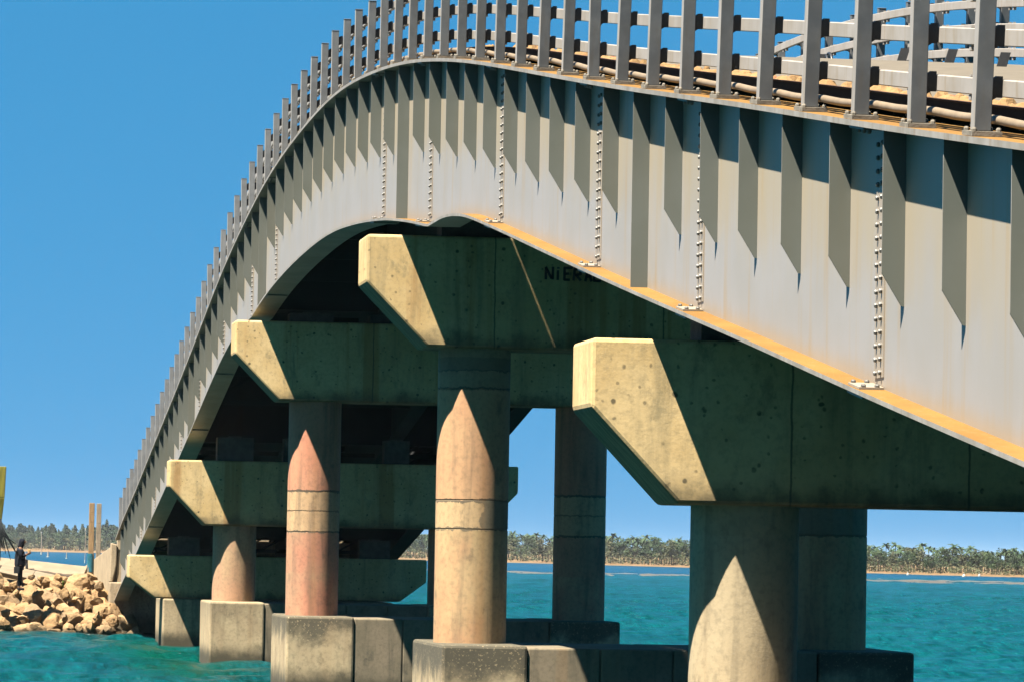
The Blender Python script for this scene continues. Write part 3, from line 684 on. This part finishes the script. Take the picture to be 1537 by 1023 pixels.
# ------------------------------------------------------------------ the person on the rocks
def person():
    root = empty('person', (3.23, 157.8, 1.60))
    tag(root, 'person in dark hooded clothes standing on the boulders, head bowed over something held up', 'person')
    S = 1.0; ox, oy, oz = 3.23, 157.8, 1.60
    def skin(name, verts, edges, radii, mat, parent, sub=2):
        me = D.meshes.new(name); me.from_pydata([(x*S, y*S, z*S) for x, y, z in verts], edges, [])
        o = D.objects.new(name, me); COL.objects.link(o); o.parent = parent
        m = o.modifiers.new('skin', 'SKIN')
        for i, r in enumerate(radii):
            rr_ = r if hasattr(r, '__len__') else (r, r)
            me.skin_vertices[0].data[i].radius = (rr_[0]*S, rr_[1]*S)
        me.skin_vertices[0].data[0].use_root = True
        s_ = o.modifiers.new('sub', 'SUBSURF'); s_.levels = sub; s_.render_levels = sub; m.use_smooth_shade = True
        me.materials.append(mat); return o
    dark = plain('dark_clothing', (.010,.012,.02), .9, .1, 0, .35, 14); trs = plain('dark_trousers', (.008,.01,.015), .9, .1, 0, .3, 14)
    fl = plain('skin_tone', (.16,.075,.04), .6, .3, 0, .15, 20, bump=.05)
    # facing right and slightly to the camera; bowed head; forearms raised in front of the chest
    V = [(0,0,.98),(.0,0,1.2),(-.01,0,1.42),(.01,0,1.56),(.06,-.02,1.64),(.115,-.03,1.72),(.105,-.03,1.82),   # pelvis..head
         (-.01,-.19,1.47),(.03,-.24,1.2),(.21,-.12,1.27),(.26,-.08,1.31),        # near arm
         (-.01,.19,1.47),(.03,.24,1.2),(.21,.10,1.26),(.26,.04,1.30),            # far arm
         (0,-.09,.9),(.015,-.085,.5),(-.02,-.08,.10),(.10,-.09,.04),               # near leg
         (0,.09,.9),(.01,.075,.5),(-.02,.07,.10),(.10,.075,.04)]                    # far leg
    E = [(0,1),(1,2),(2,3),(3,4),(4,5),(5,6),(2,7),(7,8),(8,9),(9,10),(2,11),(11,12),(12,13),(13,14),(0,15),(15,16),(16,17),(17,18),(0,19),(19,20),(20,21),(21,22)]
    Rr = [(.15,.12),(.15,.115),(.16,.13),.065,.06,.10,.085,.07,.052,.042,.032,.07,.052,.042,.032,.10,.068,.045,.04,.10,.068,.045,.04]
    body = skin('body', V, E, Rr, fl, root)
    # hood and coat
    hd = skin('hood', [(-.02,0,1.50),(.02,-.0,1.62),(.065,-.02,1.76),(.08,-.02,1.86)], [(0,1),(1,2),(2,3)], [.13,.115,.135,.10], dark, root)
    coat = skin('coat', [(0,0,.78),(0,0,1.0),(-.01,0,1.25),(-.02,0,1.45),(-.02,-.2,1.46),(.03,-.255,1.2),(.19,-.13,1.27),(-.02,.2,1.46),(.03,.255,1.2),(.19,.11,1.26)],
        [(0,1),(1,2),(2,3),(3,4),(4,5),(5,6),(3,7),(7,8),(8,9)], [(.23,.20),(.215,.185),(.21,.18),(.19,.165),.105,.085,.06,.105,.085,.06], dark, root)
    skin('trousers', [(0,0,.92),(0,-.085,.8),(.015,-.08,.48),(-.02,-.075,.12),(0,.085,.8),(.01,.07,.48),(-.02,.065,.12)], [(0,1),(1,2),(2,3),(0,4),(4,5),(5,6)], [.14,.11,.085,.065,.11,.085,.065], trs, root)
    for s_ in (-1, 1):
        sh = MB(); sh.obox((ox+.045, oy+s_*.08, oz+.035), (.125, 0, 0), (0, .045, 0), (0, 0, .04)); sh.build('shoe', trs, root, bevel=.02)
    # hands: palm, four bent fingers, thumb
    for nm, bx, by, bz, sy in (('hand', .27, -.075, 1.315, 1), ('hand', .27, .035, 1.305, -1)):
        hm = MB(); hm.obox((ox+bx+.03, oy+by, oz+bz+.02), (.04, 0, .02), (0, .016, 0), (-.018, 0, .036))
        for q in range(4):
            b0 = Vector((ox+bx+.06-.012*q+.012, oy+by, oz+bz+.0+.02*q+.01)); ln = (.06, .07, .075, .065)[q]
            hm.tube([b0, b0+Vector((ln*.5, sy*.012, .012)), b0+Vector((ln*.75, sy*.035, .02)), b0+Vector((ln*.7, sy*.055, .02))], [.009, .0085, .008, .006], 6)
        b0 = Vector((ox+bx+.02, oy+by+sy*.015, oz+bz+.05)); hm.tube([b0, b0+Vector((.03, sy*.02, .025)), b0+Vector((.05, sy*.03, .03))], [.011, .01, .007], 6)
        hm.build(nm, fl, root, smooth=True)
    # face: nose, eyes, mouth
    fm_ = MB(); hx, hy, hz = ox+.115+.085, oy-.045, oz+1.735
    fm_.tube([(hx-.0, hy, hz+.03), (hx+.03, hy-.005, hz-.01), (hx+.012, hy, hz-.02)], [.008, .014, .01], 6)
    fm_.obox((hx+.004, hy, hz-.05), (.006, 0, 0), (0, .022, 0), (0, 0, .006)); fm_.build('face', fl, root, smooth=True)
    em = plain('dark_eye', (.01,.01,.01), .3, .5, bump=0)
    for s_ in (-1, 1):
        e_ = MB(); e_.tube([(hx+.0, hy+s_*.028, hz+.03), (hx+.01, hy+s_*.028, hz+.03)], [.009, .007], 8); e_.build('eye', em, root)
    # pale cloth bag carried at the chest and a strap bag at the hip
    bg = MB(); bg.obox((ox+.315, oy-.02, oz+1.40), (.05, 0, .0), (0, .04, 0), (0, 0, .075)); b = bg.build('paper_bag', plain('tan_paper', (.5,.33,.13), .9, .1, 0, .3, 20), bevel=.02)
    tag(b, 'small tan paper bag held up in the hands of the dark-clothed person', 'bag')
    bg = MB(); bg.obox((ox-.12, oy-.17, oz+.72), (.10, 0, 0), (0, .06, 0), (0, 0, .12)); bg.tube([(ox-.12, oy-.2, oz+.83), (ox-.1, oy-.2, oz+1.1), (ox+.03, oy-.17, oz+1.5)], .015, 6)
    tag(bg.build('shoulder_bag', plain('black_bag', (.012,.013,.016), .7, .3), bevel=.03), 'black shoulder bag slung at the hip of the dark-clothed person', 'bag')
person()

# ------------------------------------------------------------------ water
def wave_z(X, Y):
    rg = np.random.RandomState(4); z = np.zeros_like(X)
    for k in range(60):
        lam = 10**rg.uniform(math.log10(.7), math.log10(6.5)); th = rg.normal(math.pi*.42, .65); kx, ky = 2*math.pi/lam*math.cos(th), 2*math.pi/lam*math.sin(th)
        z += .0062*lam**.85*np.sin(kx*X+ky*Y+rg.uniform(0, 6.28))
    return z
gY = [-300, -150, -60, -20, 10, 30, 45] + list(np.arange(55, 98, .8)) + list(np.arange(98, 200, .22))
y = 200.
while y < 1100: gY.append(y); y *= 1+.0016*max(1, y/200)
while y < 13000: gY.append(y); y *= 1.06
gU = list(np.arange(-.05, .32, .0008)); u = .32; step = .001
while u < 140: gU.append(u); step *= 1.22; u += step
u = -.051; step = .001; lo = []
while u > -140: lo.append(u); step *= 1.22; u -= step
gU = np.array(lo[::-1]+gU); gY = np.array(gY); UU, YY = np.meshgrid(gU, gY)      # rows fan out with distance
XX = np.clip(UU*np.maximum(YY, 45.), -6200, 6200)
fade = (1-np.clip((YY-500)/900, 0, 1))*(YY > 40)*np.clip((.5-np.abs(UU-.135))/.2, 0, 1)
ZZ = wave_z(XX, YY)*fade
ny, nx = XX.shape
me = D.meshes.new('water'); me.vertices.add(nx*ny); me.vertices.foreach_set('co', np.stack([XX, YY, ZZ], -1).ravel())
ii = (np.arange(ny-1)[:,None]*nx+np.arange(nx-1)[None]).ravel(); quads = np.stack([ii, ii+1, ii+nx+1, ii+nx], -1).ravel()
me.loops.add(len(quads)); me.loops.foreach_set('vertex_index', quads); me.polygons.add(len(ii)); me.polygons.foreach_set('loop_start', np.arange(0, len(quads), 4)); me.polygons.foreach_set('loop_total', np.full(len(ii), 4))
me.update(calc_edges=True); me.polygons.foreach_set('use_smooth', np.ones(len(ii), bool))
t = NT('turquoise_sea', .2, .09)
t.b.inputs['IOR'].default_value = 1.3
x, y, z = t.xyz()
col = t.mix(t.mask(t.noise(.035, (1,.5,1), detail=4), .35, .65), (.002,.039,.045), (.002,.054,.062))
col = t.mix(t.math('MULTIPLY', t.mask(t.noise(2.4, (1,.17,1), detail=7, rough=.68), .42, .62), .85), col, (.0,.021,.024))
col = t.mix(t.math('MULTIPLY', t.mask(t.noise(4.3, (1,.14,1), loc=(5,2,0), detail=5, rough=.6), .54, .68), .6), col, (.002,.082,.094))
col = t.mix(t.mask(t.math('ADD', y, t.math('MULTIPLY', t.noise(.01), 160.)), 780., 900.), col, (.0,.03,.058))
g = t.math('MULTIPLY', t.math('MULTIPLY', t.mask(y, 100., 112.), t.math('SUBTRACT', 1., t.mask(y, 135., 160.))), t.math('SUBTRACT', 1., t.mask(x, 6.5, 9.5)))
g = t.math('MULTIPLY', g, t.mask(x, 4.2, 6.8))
col = t.mix(t.math('MULTIPLY', g, .75), col, (.0,.040,.022))  # dark green pier shade and reflection painted into the water colour
v = t.math('MULTIPLY', t.mask(t.noise(2.6, (1,.25,1), detail=6, rough=.7), .67, .74), .55)
col = t.mix(v, col, (.2,.24,.24))
bp = t.bump(t.math('ADD', t.noise(2.0, (1,.28,1), detail=7, rough=.62), t.math('MULTIPLY', t.noise(.22, (1,.6,1), detail=5), 3.)), .8, .34)
me.materials.append(t.done(col)); w = D.objects.new('water', me); COL.objects.link(w); tag(w, kind='structure')

# ------------------------------------------------------------------ far shore
sand = plain('beach_sand', (.16,.10,.05), .95, .1, 0, .2, .05, bump=0)
shore = [(-900, 3300), (-160, 2850), (62, 2476), (150, 2150), (224, 1664), (238, 1360), (237, 1010), (252, 860), (330, 640), (520, 420)]
def shore_pt(u):
    k = min(int(u), len(shore)-2); f = u-k; a, b = shore[k], shore[k+1]; return Vector((a[0]+(b[0]-a[0])*f, a[1]+(b[1]-a[1])*f, 0))
def shore_n(u):
    a, b = shore_pt(max(0, u-.4)), shore_pt(min(len(shore)-1.001, u+.4)); d = (b-a).normalized(); return Vector((-d.y, d.x, 0)) if Vector((-d.y, d.x, 0)).dot(a) > 0 else Vector((d.y, -d.x, 0))
mb = MB(); n = 120; prof = [(-25, -1.2), (0, .02), (8, .7), (18, 1.2), (60, 1.5), (500, 2.5), (1500, -6)]
for i in range(n+1):
    u = i*(len(shore)-1.001)/n; p, nn = shore_pt(u), shore_n(u); sc = p.length/1600
    for d, z in prof: q = p+nn*d*(sc if d < 100 else 1); mb.v.append((q.x, q.y, z*sc+(.15*sc*math.sin(i*1.3) if z > 1 else 0)))
for i in range(n):
    for k in range(len(prof)-1):
        a = i*len(prof)+k; mb.f.append([a, a+1, a+len(prof)+1, a+len(prof)]); mb.m.append(0)
tag(mb.build('beach', sand, smooth=True), kind='structure')
# shoal streaks in front of the shore
sb = plain('wet_sand', (.075,.065,.05), .6, .4, 0, .4, .08, bump=0); rg = random.Random(17)
mb = MB()
for k in range(80):
    px_ = rg.uniform(560, 1640); f = (px_-560)/1080; Y = 790-150*f+rg.uniform(-38, 38); X = (px_+104)/6500*Y; l, w_ = rg.uniform(.6, 4.5), rg.uniform(1.5, 7); o = len(mb.v); m = 10
    mb.v.append((X, Y, .22))
    for i in range(m): a = 2*math.pi*i/m; q = rg.uniform(.6, 1.2); mb.v.append((X+l*q*math.cos(a), Y+w_*q*math.sin(a), .10))
    for i in range(m): a = 2*math.pi*i/m; mb.v.append((X+1.25*l*math.cos(a), Y+1.25*w_*math.sin(a), -.2))
    for i in range(m):
        j = (i+1) % m; mb.f.append([o, o+1+i, o+1+j]); mb.m.append(0); mb.f.append([o+1+i, o+1+m+i, o+1+m+j, o+1+j]); mb.m.append(0)
tag(mb.build('sandbar', sb), kind='structure')
# trees of the far shore
LM = {'palm': leafmat('palm_leaf', (.030,.058,.022), (.020,.042,.018), (.042,.062,.022), .3), 'tree': leafmat('tree_leaf', (.038,.062,.022), (.026,.045,.02), (.075,.068,.03), .3),
      'far': leafmat('shore_tree_leaf', (.032,.055,.024), (.022,.042,.022), (.048,.055,.024), .2), 'scrub': leafmat('scrub_leaf', (.06,.075,.03), (.10,.078,.042), (.07,.075,.032), .09)}
bark = plain('bark', (.05,.04,.03), .9, .1, 0, .3, 3)
def proto_palm(seed):
    rg = random.Random(seed); mb = MB(); lean = rg.uniform(-.06, .06); b = [(lean*(i/5)**2, .5*lean*(i/5)**2, .86*i/5) for i in range(6)]
    mb.tube(b, [.016, .012, .011, .010, .010, .012], 5, 1); c = Vector(b[-1])
    for k in range(17):
        a = 2.4*k+rg.uniform(-.3, .3); el = rg.uniform(-.35, 1.15); L = rg.uniform(.22, .33); d = Vector((math.cos(a), math.sin(a), 0)); s = Vector((-d.y, d.x, 0)); prev = None
        for i in range(6):
            f = i/5; p = c+d*L*f*math.cos(el)*(1-.15*f)+Vector((0, 0, L*(f*math.sin(el)-.55*f*f))); wd = .034*math.sin(math.pi*min(1, .18+.8*f))+.004
            cur = (p-s*wd-Vector((0,0,wd*.6)), p, p+s*wd-Vector((0,0,wd*.6)))
            if prev: mb.add([prev[0], prev[1], cur[1], cur[0]], [(0,1,2,3)], 0); mb.add([prev[1], prev[2], cur[2], cur[1]], [(0,1,2,3)], 0)
            prev = cur
    return mb
def proto_tree(seed, conical=False):
    rg = random.Random(seed); mb = MB(); mb.tube([(0,0,-.03),(.01,0,.3),(.0,.01,.62)], [.03,.022,.012], 5, 1)
    if conical:
        for k in range(13):
            f = k/12; r = .20*(1-f)**.8+.03
            for q in range(3): a = rg.uniform(0, 6.28); leafcloud(mb, (r*.5*math.cos(a), r*.5*math.sin(a), .22+.76*f), r*.75, r*.75, .075, 22, .038, rg)
    else:
        for k in range(10):
            a = rg.uniform(0, 6.28); r = rg.uniform(.05, .30); h = rg.uniform(.32, .86)
            mb.tube([(0,0,.35), (r*math.cos(a), r*math.sin(a), h)], [.014,.005], 4, 1)
            leafcloud(mb, (r*math.cos(a), r*math.sin(a), h), .17, .17, .13, 60, .042, rg)
    return mb
def mk(mb, name, mats):
    o = mb.build(name, mats); me = o.data; D.objects.remove(o); return me
palms = [mk(proto_palm(k), 'coconut_palm', [LM['palm'], bark]) for k in range(5)]
broads = [mk(proto_tree(20+k), 'broadleaf_tree', [LM['tree'], bark]) for k in range(5)]
cones = [mk(proto_tree(40+k, k % 2 == 0), 'shore_tree', [LM['far'], bark]) for k in range(5)]
def place(mes, name, px, back, hpx, label, cat, group, rg):
    # walk to the shoreline seen at that bearing, then inland
    ang = (px+104)/6500; best = min((abs(shore_pt(u*.01).x/shore_pt(u*.01).y-ang), u*.01) for u in range(0, int((len(shore)-1.01)*100)))[1]
    p = shore_pt(best); Y = p.y*(1+back/1600); sc = Y/6500; o = D.objects.new(name, rg.choice(mes)); COL.objects.link(o)
    o.location = (ang*Y, Y, 1.0*Y/1600); h = hpx*sc; o.scale = (h*rg.uniform(.9, 1.25), h*rg.uniform(.9, 1.25), h); o.rotation_euler = (0, 0, rg.uniform(0, 6.28)); tag(o, label, cat, group); return o
rg = random.Random(31)
px = 585.
while px < 1590:
    k = rg.random(); tall = k > .8
    place(palms, 'coconut_palm', px, rg.uniform(38, 120), (rg.uniform(41, 47) if tall else rg.uniform(33, 41)), 'tall coconut palm rising above the canopy of the far shore' if tall else 'coconut palm in the canopy of the far shore to the right of the rock bank', 'palm', 'coconut palms of the far shore', rg); px += rg.uniform(5, 10.)
px = 580.
while px < 1600:
    place(broads, 'broadleaf_tree', px, rg.uniform(24, 110), rg.uniform(22, 42), 'dusty green tree in the wood along the far shore', 'tree', 'trees of the far shore', rg); px += rg.uniform(2.8, 5.6)
px = -90.
while px < 250:
    place(cones, 'shore_tree', px, rg.uniform(38, 130), rg.uniform(28, 37), 'dark green tree in the wood on the far-left shore behind the rock bank', 'tree', 'trees of the far-left shore', rg); px += rg.uniform(1.7, 3.4)
place([cones[0]], 'shore_tree', 157, 60, 44, 'pointed dark tree standing above the wood right beside the bridge railing end', 'tree', None, rg)
px = -90.
while px < 250:
    place(broads, 'broadleaf_tree', px, rg.uniform(26, 34), rg.uniform(17, 27), 'low brownish tree at the foot of the far-left wood', 'tree', 'low trees of the far-left shore', rg); px += rg.uniform(3.5, 7)
mb = MB(); rg = random.Random(77); n = 0
for px in np.arange(-120, 1640, 1.6):
    if 255 < px < 560: continue
    ang = (px+104)/6500; u = min((abs(shore_pt(q*.02).x/shore_pt(q*.02).y-ang), q*.02) for q in range(0, int((len(shore)-1.01)*50)))[1]
    p = shore_pt(u); Y = p.y*(1+rg.uniform(14, 40)/1600); s = Y/6500
    h = rg.uniform(6, 22)
    leafcloud(mb, (ang*Y+rg.uniform(-1, 1), Y, 1.1*Y/1600+h*.4*s), 4.*s, 4*s, h*.62*s, 22, 1.7*s, rg)
tag(mb.build('scrub', LM['scrub']), 'dusty scrub fringing the beach of the far shore', 'scrub', kind='stuff')
# small things on the far water and beach
white = plain('white_paint', (.35,.34,.31), .6, .3, 0, .1, 5, bump=0)
def at_water(px, drop): Y = 3.2*6500/drop; return (px+104)/6500*Y, Y
for px, drop, lab in ((1380, 21.5, 'white float bobbing off the beach, leftmost of the three'), (1468, 22.6, 'white float bobbing off the beach, the larger one in the middle of the three'), (1492, 21.5, 'white float bobbing off the beach, rightmost of the three')):
    X, Y = at_water(px, drop); mb = MB(); r = .38 if 'larger' in lab else .28
    mb.tube([(X, Y, -.25), (X, Y, -.05), (X, Y, .2), (X, Y, .5), (X, Y, .62)], [r*.5, r, r*1.05, r*.6, r*.15], 10); mb.tube([(X, Y, .6), (X, Y, .95)], [.03, .03], 5)
    tag(mb.build('float', white, smooth=True), lab, 'float', 'white floats off the far beach')
mb = MB(); X, Y = at_water(118, 8.3); Y += 25; X = (118+104)/6500*Y
hut = empty('beach_hut', (X, Y, 1.2)); tag(hut, 'tiny white hut on the far-left beach', 'hut')
mb.box(X-1., X+1., Y-1, Y+1, 1.2, 3.0); mb.build('wall', white, hut); mb = MB(); mb.prism_y([(X-1.2, 3.), (X+1.2, 3.), (X, 3.8)], Y-1.2, Y+1.2); mb.build('roof', white, hut)
for px, drop, h, r, lab in ((60, 12.5, 34, .18, 'tall white-footed mooring pole standing in the blue water behind the bank'), (70, 16, 9, .25, 'short white mooring stump just right of the tall pole'), (97.5, 18, 11, .15, 'short pale stake in the blue water midway to the timber posts'), (125, 24, 52, .07, 'thin grey mast standing beside the brown timber post'), (37, 24, 16, .1, 'pale stake seen right beside the dark-clothed person')):
    X, Y = at_water(px, drop); hh = h*Y/6500; mb = MB(); mb.tube([(X, Y, -.5), (X+.05, Y, hh*.5), (X, Y, hh)], [r, r*.8, r*.7], 8); mb.tube([(X, Y, -.1), (X, Y, hh*.09)], [r*2., r*1.6], 8, 1)
    if h > 30: mb.tube([(X, Y, hh*.93), (X, Y, hh)], [r*1.9, r*1.9], 8, 1)
    tag(mb.build('mooring_pole', [plain('pole_wood', (.38,.30,.24), .8, .2), white], smooth=True, auto=50), lab, 'pole')

mb = MB(); mb.box(-6300, 6300, -320, 14600, -9, 24); hz = mb.build('haze', [])
hm = D.materials.new('sea_haze'); hm.use_nodes = True; nt = hm.node_tree; nt.nodes.remove(nt.nodes['Principled BSDF']); pv = nt.nodes.new('ShaderNodeVolumePrincipled')
pv.inputs['Color'].default_value = (.8,.9,1,1); pv.inputs['Density'].default_value = .000024; nt.links.new(pv.outputs[0], nt.nodes['Material Output'].inputs['Volume'])
hz.data.materials.append(hm); tag(hz, kind='stuff')

# ------------------------------------------------------------------ light, sky, camera
EL, AZX, AZY = rad(63.2), -.853, -.522
sv = Vector((AZX*math.cos(EL), AZY*math.cos(EL), math.sin(EL))).normalized()
sun = D.lights.new('sun', 'SUN'); sun.energy = 5.; sun.angle = rad(.5); sun.color = (1, .93, .80)
so = D.objects.new('sun', sun); COL.objects.link(so); so.rotation_euler = (-sv).to_track_quat('-Z', 'Y').to_euler(); so.location = (-40, -40, 80)
wd = D.worlds.new('World'); scene.world = wd; wd.use_nodes = True; nt = wd.node_tree
bg = nt.nodes['Background']; sky = nt.nodes.new('ShaderNodeTexSky'); sky.sky_type = 'NISHITA'; sky.sun_disc = False
sky.sun_elevation = EL; sky.sun_rotation = math.atan2(AZX, AZY); sky.altitude = 0; sky.air_density = .15; sky.dust_density = 0; sky.ozone_density = 10.
sp = nt.nodes.new('ShaderNodeSeparateColor'); cb = nt.nodes.new('ShaderNodeCombineColor'); nt.links.new(sky.outputs[0], sp.inputs[0])
for i, (g, k) in enumerate(((.6, .355), (.2, 1.15), (.15, 1.96))):      # grade of the clear tropical sky
    p = nt.nodes.new('ShaderNodeMath'); p.operation = 'POWER'; p.inputs[1].default_value = g; nt.links.new(sp.outputs[i], p.inputs[0])
    q = nt.nodes.new('ShaderNodeMath'); q.operation = 'MULTIPLY'; q.inputs[1].default_value = k; nt.links.new(p.outputs[0], q.inputs[0]); nt.links.new(q.outputs[0], cb.inputs[i])
nt.links.new(cb.outputs[0], bg.inputs['Color']); bg.inputs['Strength'].default_value = .05
cam = D.cameras.new('camera'); co = D.objects.new('camera', cam); COL.objects.link(co); scene.camera = co
cam.sensor_fit = 'HORIZONTAL'; cam.sensor_width = 36; cam.lens = 6500/1537*36; cam.clip_end = 20000; cam.clip_start = .5
F = 6500.
co.matrix_world = Matrix.Translation((0, 0, 3.2)) @ Matrix.Rotation(-math.atan(866.5/F), 4, 'Z') @ Matrix.Rotation(math.pi/2+math.atan(319.5/F), 4, 'X') @ Matrix.Rotation(rad(1.0), 4, 'Z')
scene.view_settings.view_transform = 'Standard'; scene.view_settings.look = 'None'; scene.view_settings.gamma = 1; scene.view_settings.exposure = 2.56
scene.render.resolution_x, scene.render.resolution_y = 1024, 681
